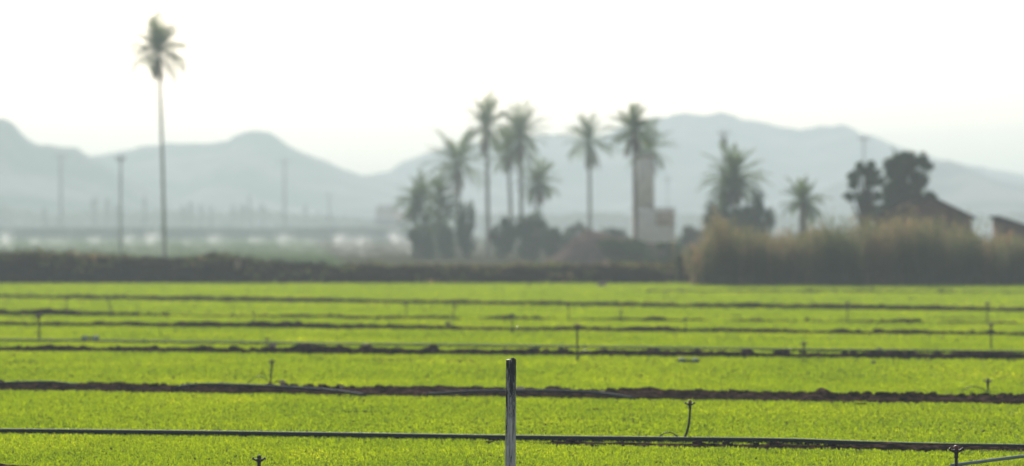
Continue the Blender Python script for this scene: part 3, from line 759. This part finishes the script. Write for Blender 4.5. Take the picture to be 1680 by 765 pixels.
# ------------------------------------------------------------------ bare earth heap
def heap():
    d = 195.0; X = np.linspace(xat(890, d), xat(1175, d), 90); T = np.linspace(-1, 1, 15); V = np.zeros((90, 15, 3))
    prof = ([880, 910, 940, 965, 985, 1020, 1060, 1100, 1140, 1180], [432, 420, 392, 378, 381, 392, 398, 402, 418, 434])
    for i, x in enumerate(X):
        h = max(.05, zat(np.interp(x / d * FPX + 840, *prof), d))
        for k, t in enumerate(T):
            z = h * math.cos(t * math.pi / 2) ** .8 * (1 + .12 * mnoise.fractal((x * .7, t * 3, 9), 1, 2, 4)) if 0 < k < 14 and 0 < i < 89 else -.05
            V[i, k] = (x, d + t * 5, z)
    I = np.arange(89)[:, None] * 15 + np.arange(14)[None]
    Q = np.stack([I, I + 15, I + 16, I + 1], -1).reshape(-1, 4)
    tag(np_mesh('earth_heap', V.reshape(-1, 3), [Q], M['dry_soil'], smooth=True), kind='structure')
heap()
sheet('bare_earth', [(xat(640, 150), 133), (xat(1180, 150), 133), (xat(1200, 190), 190), (xat(860, 190), 190)], .008, M['dry_soil'])

# ------------------------------------------------------------------ old farm: pale block with tower, barn, shed
def gable_prism(mb, x0, x1, y0, y1, z0, ridge_x, zr, z_l, z_r, th=None):
    if th is None:
        V = [(x0, y0, z0), (x1, y0, z0), (x1, y0, z_r), (ridge_x, y0, zr), (x0, y0, z_l)]
        V = V + [(a, y1, c) for a, b, c in V]
        mb.add(V, [[0, 1, 6, 5], [1, 2, 7, 6], [2, 3, 8, 7], [3, 4, 9, 8], [4, 0, 5, 9], [0, 1, 2, 3][::-1][:4]], [[0, 3, 4], [5, 8, 9][::-1]])
        mb.add([V[5], V[6], V[7], V[8]], [[0, 1, 2, 3]])

def block():
    d = 216.0; p = FPX / d; x = xat(1074, d)
    e = empty('pale_farm_block', (x, d, 0)); e.name = 'farm_building'
    tag(e, 'pale plastered farm block with a narrow square tower at its left end', 'farm building')
    W = 66 / p; H = zat(345, d)
    mb = MB(); mb.box((0, 2, H / 2 - .1), (W, 4, H + .2)); mb.build('wall', M['plaster'], e)
    mb = MB(); mb.box((0, 2, H + .14), (W + .16, 4.16, .10)); mb.build('roof', M['ochre'], e)
    mb = MB(); mb.box((W * .26, -.02, H - .62), (W * .46, .05, 1.1)); mb.build('stained_patch', M['patch'], e)
    tw = 28 / p; Ht = zat(258, d); tx = xat(1061, d) - x
    mb = MB(); mb.box((tx, 2, (H + Ht) / 2 + .1), (tw, tw, Ht - H - .16), top=.94); t = mb.build('tower', M['plaster'], e)
    mb = MB(); mb.box((tx, 2, Ht + .10), (tw + .16, tw + .16, .16)); mb.build('cornice', M['ochre'], t)
block()

def barn():
    d = 152.0; p = FPX / d; xr = xat(1527, d); he = zat(358, d); hr = zat(326, d); W = (1594 - 1527) / p
    e = empty('barn', (xr, d, 0)); tag(e, 'dark brick barn with gabled roof beside the big dark tree', 'barn')
    mb = MB()
    V = [(-W, 0, -.05), (W, 0, -.05), (W, 0, he), (0, 0, hr), (-W, 0, he)]; V2 = [(a, 7, c) for a, b, c in V]
    me_v = V + V2
    mb.add(me_v, [[1, 6, 7, 2], [0, 4, 9, 5]], [[0, 1, 2], [0, 2, 3], [0, 3, 4], [5, 7, 6], [5, 8, 7], [5, 9, 8]])
    mb.build('wall', M['brick'], e)
    for s in (-1, 1):
        mb = MB(); t = .12; ov = .22; dz = (hr - he) / W
        P = [(0, -.25, hr + .03), (s * (W + ov), -.25, he - dz * ov + .03), (s * (W + ov), 7.25, he - dz * ov + .03), (0, 7.25, hr + .03)]
        P2 = [(a, b, c + t) for a, b, c in P]
        mb.add(P + P2, [[0, 1, 2, 3], [4, 7, 6, 5], [0, 4, 5, 1], [1, 5, 6, 2], [2, 6, 7, 3], [3, 7, 4, 0]])
        mb.build('roof', M['roof'], e)
    mb = MB(); mb.box((W * .45, -.03, 1.0), (.9, .08, 2.0)); mb.build('door', M['dark_open'], e)
barn()
def shed():
    d = 150.0; p = FPX / d; x0 = xat(1642, d); h0 = zat(360, d); h1 = h0 - 2.1; W = 6.0
    e = empty('shed', (x0, d, 0)); tag(e, 'dark brick shed with single sloping roof at the right edge', 'shed')
    mb = MB(); h1 = h0 - 1.9
    V = [(0, 0, -.05), (W, 0, -.05), (W, 0, h1), (0, 0, h0)]; V += [(a, 2.6, c) for a, b, c in V]
    mb.add(V, [[0, 1, 2, 3], [4, 7, 6, 5], [1, 5, 6, 2], [0, 3, 7, 4], [3, 2, 6, 7]]); mb.build('wall', M['brick'], e)
    mb = MB(); k = (h0 - h1) / W
    P = [(-.15, -.2, h0 + k * .15 + .02), (W + .2, -.2, h1 - k * .2 + .02), (W + .2, 2.8, h1 - k * .2 + .02), (-.15, 2.8, h0 + k * .15 + .02)]
    mb.add(P + [(a, b, c + .12) for a, b, c in P], [[0, 1, 2, 3], [4, 7, 6, 5], [0, 4, 5, 1], [1, 5, 6, 2], [2, 6, 7, 3], [3, 7, 4, 0]]); mb.build('roof', M['roof'], e)
shed()

def house(px, ytop, wpx, d, label, depth=9):
    p = FPX / d; x = xat(px, d); H = zat(ytop, d); W = wpx / p
    e = empty('distant_house', (x, d, 0)); tag(e, label, 'house')
    mb = MB(); mb.box((0, depth / 2, H * .4), (W, depth, H * .8)); mb.build('wall', M['pink_wall'], e)
    mb = MB(); mb.box((0, depth / 2, H * .8 + H * .1), (W + .8, depth + .8, H * .2), top=.6); mb.build('roof', M['ochre'], e)
    for k in range(4):
        mb = MB(); mb.box((-W * .36 + k * W * .24, -.04, H * .45), (1.2, .12, 1.5)); mb.build('window', M['dark_open'], e)
house(633, 336, 34, 700, 'pale pink flat farmhouse in the haze left of the central palms')
house(658, 344, 26, 712, 'lower pink outbuilding attached in view to the hazy farmhouse')

# ------------------------------------------------------------------ utility poles
def pole(px, ytop, d, label, r=.16, arm=2.2, box_=False):
    x = xat(px, d); H = zat(ytop, d)
    e = empty('utility_pole', (x, d, 0)); tag(e, label, 'utility pole', 'utility poles in the haze')
    mb = MB(); mb.tube([(0, 0, -.1), (0, 0, H * .5), (0, 0, H)], [r, r * .85, r * .65], 10); mb.build('post', M['pole'], e)
    mb = MB(); mb.box((0, -r - .05, H - .45), (arm, .12, .14)); a = mb.build('crossarm', M['pole'], e)
    for q in (-.45, 0, .45):
        mb = MB(); mb.tube([(q * arm, -r - .05, H - .38), (q * arm, -r - .05, H - .25), (q * arm, -r - .05, H - .12)], [.05, .08, .04], 8); mb.build('insulator', M['insul'], a)
    if box_:
        mb = MB(); mb.box((0, -r - .25, H - 1.3), (.7, .5, .9)); mb.build('transformer', M['pole'], e)
pole(100, 254, 585, 'thick utility pole with short crossarm at the far left', .34, 3.0)
pole(198, 254, 256, 'slim utility pole between the far left pole and the tall palm', .12, .8)
pole(467, 262, 640, 'faint distant utility pole under the left hill shoulder', .34, 3.4)
pole(540, 318, 720, 'tiny faint utility pole left of the hazy farmhouse', .40, 2.5)
pole(1187, 213, 300, 'utility pole top with transformer rising behind the large palm', .13, 1.2, True)
pole(1417, 222, 330, 'slim utility pole rising above the open-crowned tree', .13, 1.3)
pole(1095, 290, 420, 'faint thin pole right of the pale tower', .08, .8)

# ------------------------------------------------------------------ spraying sprinklers beyond the berm
SG = 'sprinklers throwing white spray in the misty far field'
def spray_sprinkler(px, h_px, w_px, seed, label, n=900):
    n = int(n * .55)
    g = np.random.default_rng(seed); d = 262 + g.normal() * 8; p = FPX / d; x = xat(px, d)
    e = empty('spraying_sprinkler', (x, d, 0)); tag(e, label, 'sprinkler', SG)
    mb = MB(); mb.tube([(0, 0, -.02), (0, 0, .9)], .02, 6); mb.build('riser', M['hose'], e)
    mb = MB(); mb.tube([(0, 0, .88), (0, 0, .93), (0, 0, .99)], [.03, .05, .02], 8); mb.build('head', M['plastic'], e)
    H = h_px / p; W = w_px * 1.6 / p
    az = g.random(n) * 6.283; t = g.random(n) ** .8; reach = W * (.5 + .5 * g.random(n))
    wind = .35 + .5 * g.random(); lift = (H - .9) * (.3 + .9 * g.random(n))
    P = np.stack([np.cos(az) * t * reach + wind * t * W, np.sin(az) * t * reach, .95 + lift * 4 * t * (1 - t) - .95 * t ** 3], 1)
    P += g.normal(0, .16, (n, 3)) * (1 + 2 * t)[:, None]; P[:, 2] = np.maximum(P[:, 2], .03)
    a = g.normal(size=(n, 3)); a /= np.linalg.norm(a, axis=1)[:, None]; b = np.cross(a, g.normal(size=(n, 3))); b /= np.linalg.norm(b, axis=1)[:, None]
    s = .030
    V = np.stack([P - a * s, P - b * s, P + a * s, P + b * s], 1).reshape(-1, 3)
    np_mesh('spray', V, [np.arange(4 * n).reshape(-1, 4)], M['spray'], e)
spots = [(8, 34, 8, 1500, 'bright narrow column of spray at the left edge'), (52, 24, 22, 700, 'faint low spray second from the left edge'),
 (88, 22, 22, 700, 'faint low spray left of the slim pole, near the thick pole'), (150, 24, 20, 900, 'soft spray just left of the slim pole'),
 (208, 28, 13, 1000, 'spray just right of the slim pole'), (243, 32, 16, 1700, 'bright fanned spray just left of the tall palm trunk'),
 (300, 20, 20, 500, 'thin faint spray just right of the tall palm trunk'), (345, 28, 20, 1100, 'spray midway between tall palm and centre, above the berm hump'),
 (415, 22, 20, 700, 'faint spray below and left of the distant pole'), (458, 28, 18, 1300, 'bright spray directly below the faint distant pole'),
 (505, 20, 22, 500, 'faint low spray between two bright ones'), (552, 30, 18, 1700, 'brightest leaning spray left of the hazy farmhouse'),
 (588, 27, 16, 1100, 'spray immediately right of the brightest one'), (645, 32, 13, 1700, 'tall bright spray below the hazy farmhouse'),
 (676, 27, 15, 1300, 'spray at the foot of the bushy palms'), (765, 24, 10, 900, 'small spray seen between the central palm trunks')]
for k, (px, hp, wp, n, lab) in enumerate(spots): spray_sprinkler(px, hp, wp, 100 + k, lab, n)

# ------------------------------------------------------------------ far hedge, far wood, distant trees
def hedge():
    d = 585.0; n = 15000
    x = rng.random(n) * (xat(700, d) - xat(-420, d)) + xat(-420, d)
    top = 2.1 + .25 * np.array([mnoise.fractal((a * .05, 0, 0), 1, 2, 4) for a in x])
    z = rng.random(n) ** .8 * top; y = d + rng.normal(0, .7, n)
    V = leaf_quads(np.stack([x, y, z - .3], 1), .9, .55, 1.2)
    tag(np_mesh('hedge', V, [np.arange(len(V)).reshape(-1, 4)], M['dark_leaf']), 'long low dark hedge across the far end of the misty field', 'hedge')
hedge()
def far_wood():
    d = 860.0; n = 16000
    x = rng.random(n) * 480 - 230
    px = x / d * FPX + 840
    pr = np.interp(px, [-400, 0, 15, 60, 130, 200, 300, 420, 500, 600, 680, 800, 1100, 1700, 2400], [345, 345, 340, 352, 350, 350, 348, 346, 354, 358, 352, 352, 352, 352, 352])
    top = HC - (pr - HORIZON) * d / FPX + .8 * np.array([mnoise.fractal((a * .06, 2, 0), 1, 2, 5) for a in x]) * 1.6
    z = rng.random(n) ** .7 * top; y = d + rng.normal(0, 10, n)
    V = leaf_quads(np.stack([x, y, z - .6], 1), 1.7, 1.1, 1.2)
    tag(np_mesh('far_wood', V, [np.arange(len(V)).reshape(-1, 4)], M['olive_leaf']), 'hazy band of far-off trees at the foot of the hills', 'wood', kind='stuff')
far_wood()
for k, (px, yt, wp) in enumerate([(73, 335, 7), (155, 321, 9), (176, 328, 8), (190, 334, 7), (237, 320, 8), (300, 333, 7), (312, 330, 7), (330, 331, 8), (345, 333, 6), (383, 328, 7),
                                  (398, 327, 7), (409, 326, 7), (430, 332, 8), (6, 326, 12), (500, 340, 8), (522, 343, 8), (512, 352, 10)]):
    d = 780.0 + 6 * k; p = FPX / d; H = zat(yt, d)
    e = empty('distant_tree', (xat(px, d), d, 0)); tag(e, 'tiny hazy tree rising from the far tree line below the left hills', 'tree', 'tiny trees on the far tree line')
    mb = MB(); mb.tube([(0, 0, -.1), (0, 0, H * .7)], [.3, .12], 6); mb.build('trunk', M['bark'], e)
    foliage((0, 0, H * .6), (wp / p / 2, wp / p / 2, H * .42), 420, .55, M['olive_leaf'], 'crown', e, clumps=8, seed=200 + k)

# ------------------------------------------------------------------ haze
mh, th, oh = new_mat('haze_air')
pv = th.nodes.new('ShaderNodeVolumePrincipled')
pv.inputs['Color'].default_value = (.79, .93, .98, 1); pv.inputs['Density'].default_value = HAZE_DENSITY
pv.inputs['Anisotropy'].default_value = 0.0
th.links.new(pv.outputs[0], oh.inputs['Volume'])
mb = MB(); mb.box((0, 860, 30.5), (1900, 1960, 63))
hz = mb.build('haze', mh); tag(hz, 'pale blue-grey haze filling the air over the plain', 'haze', kind='stuff')
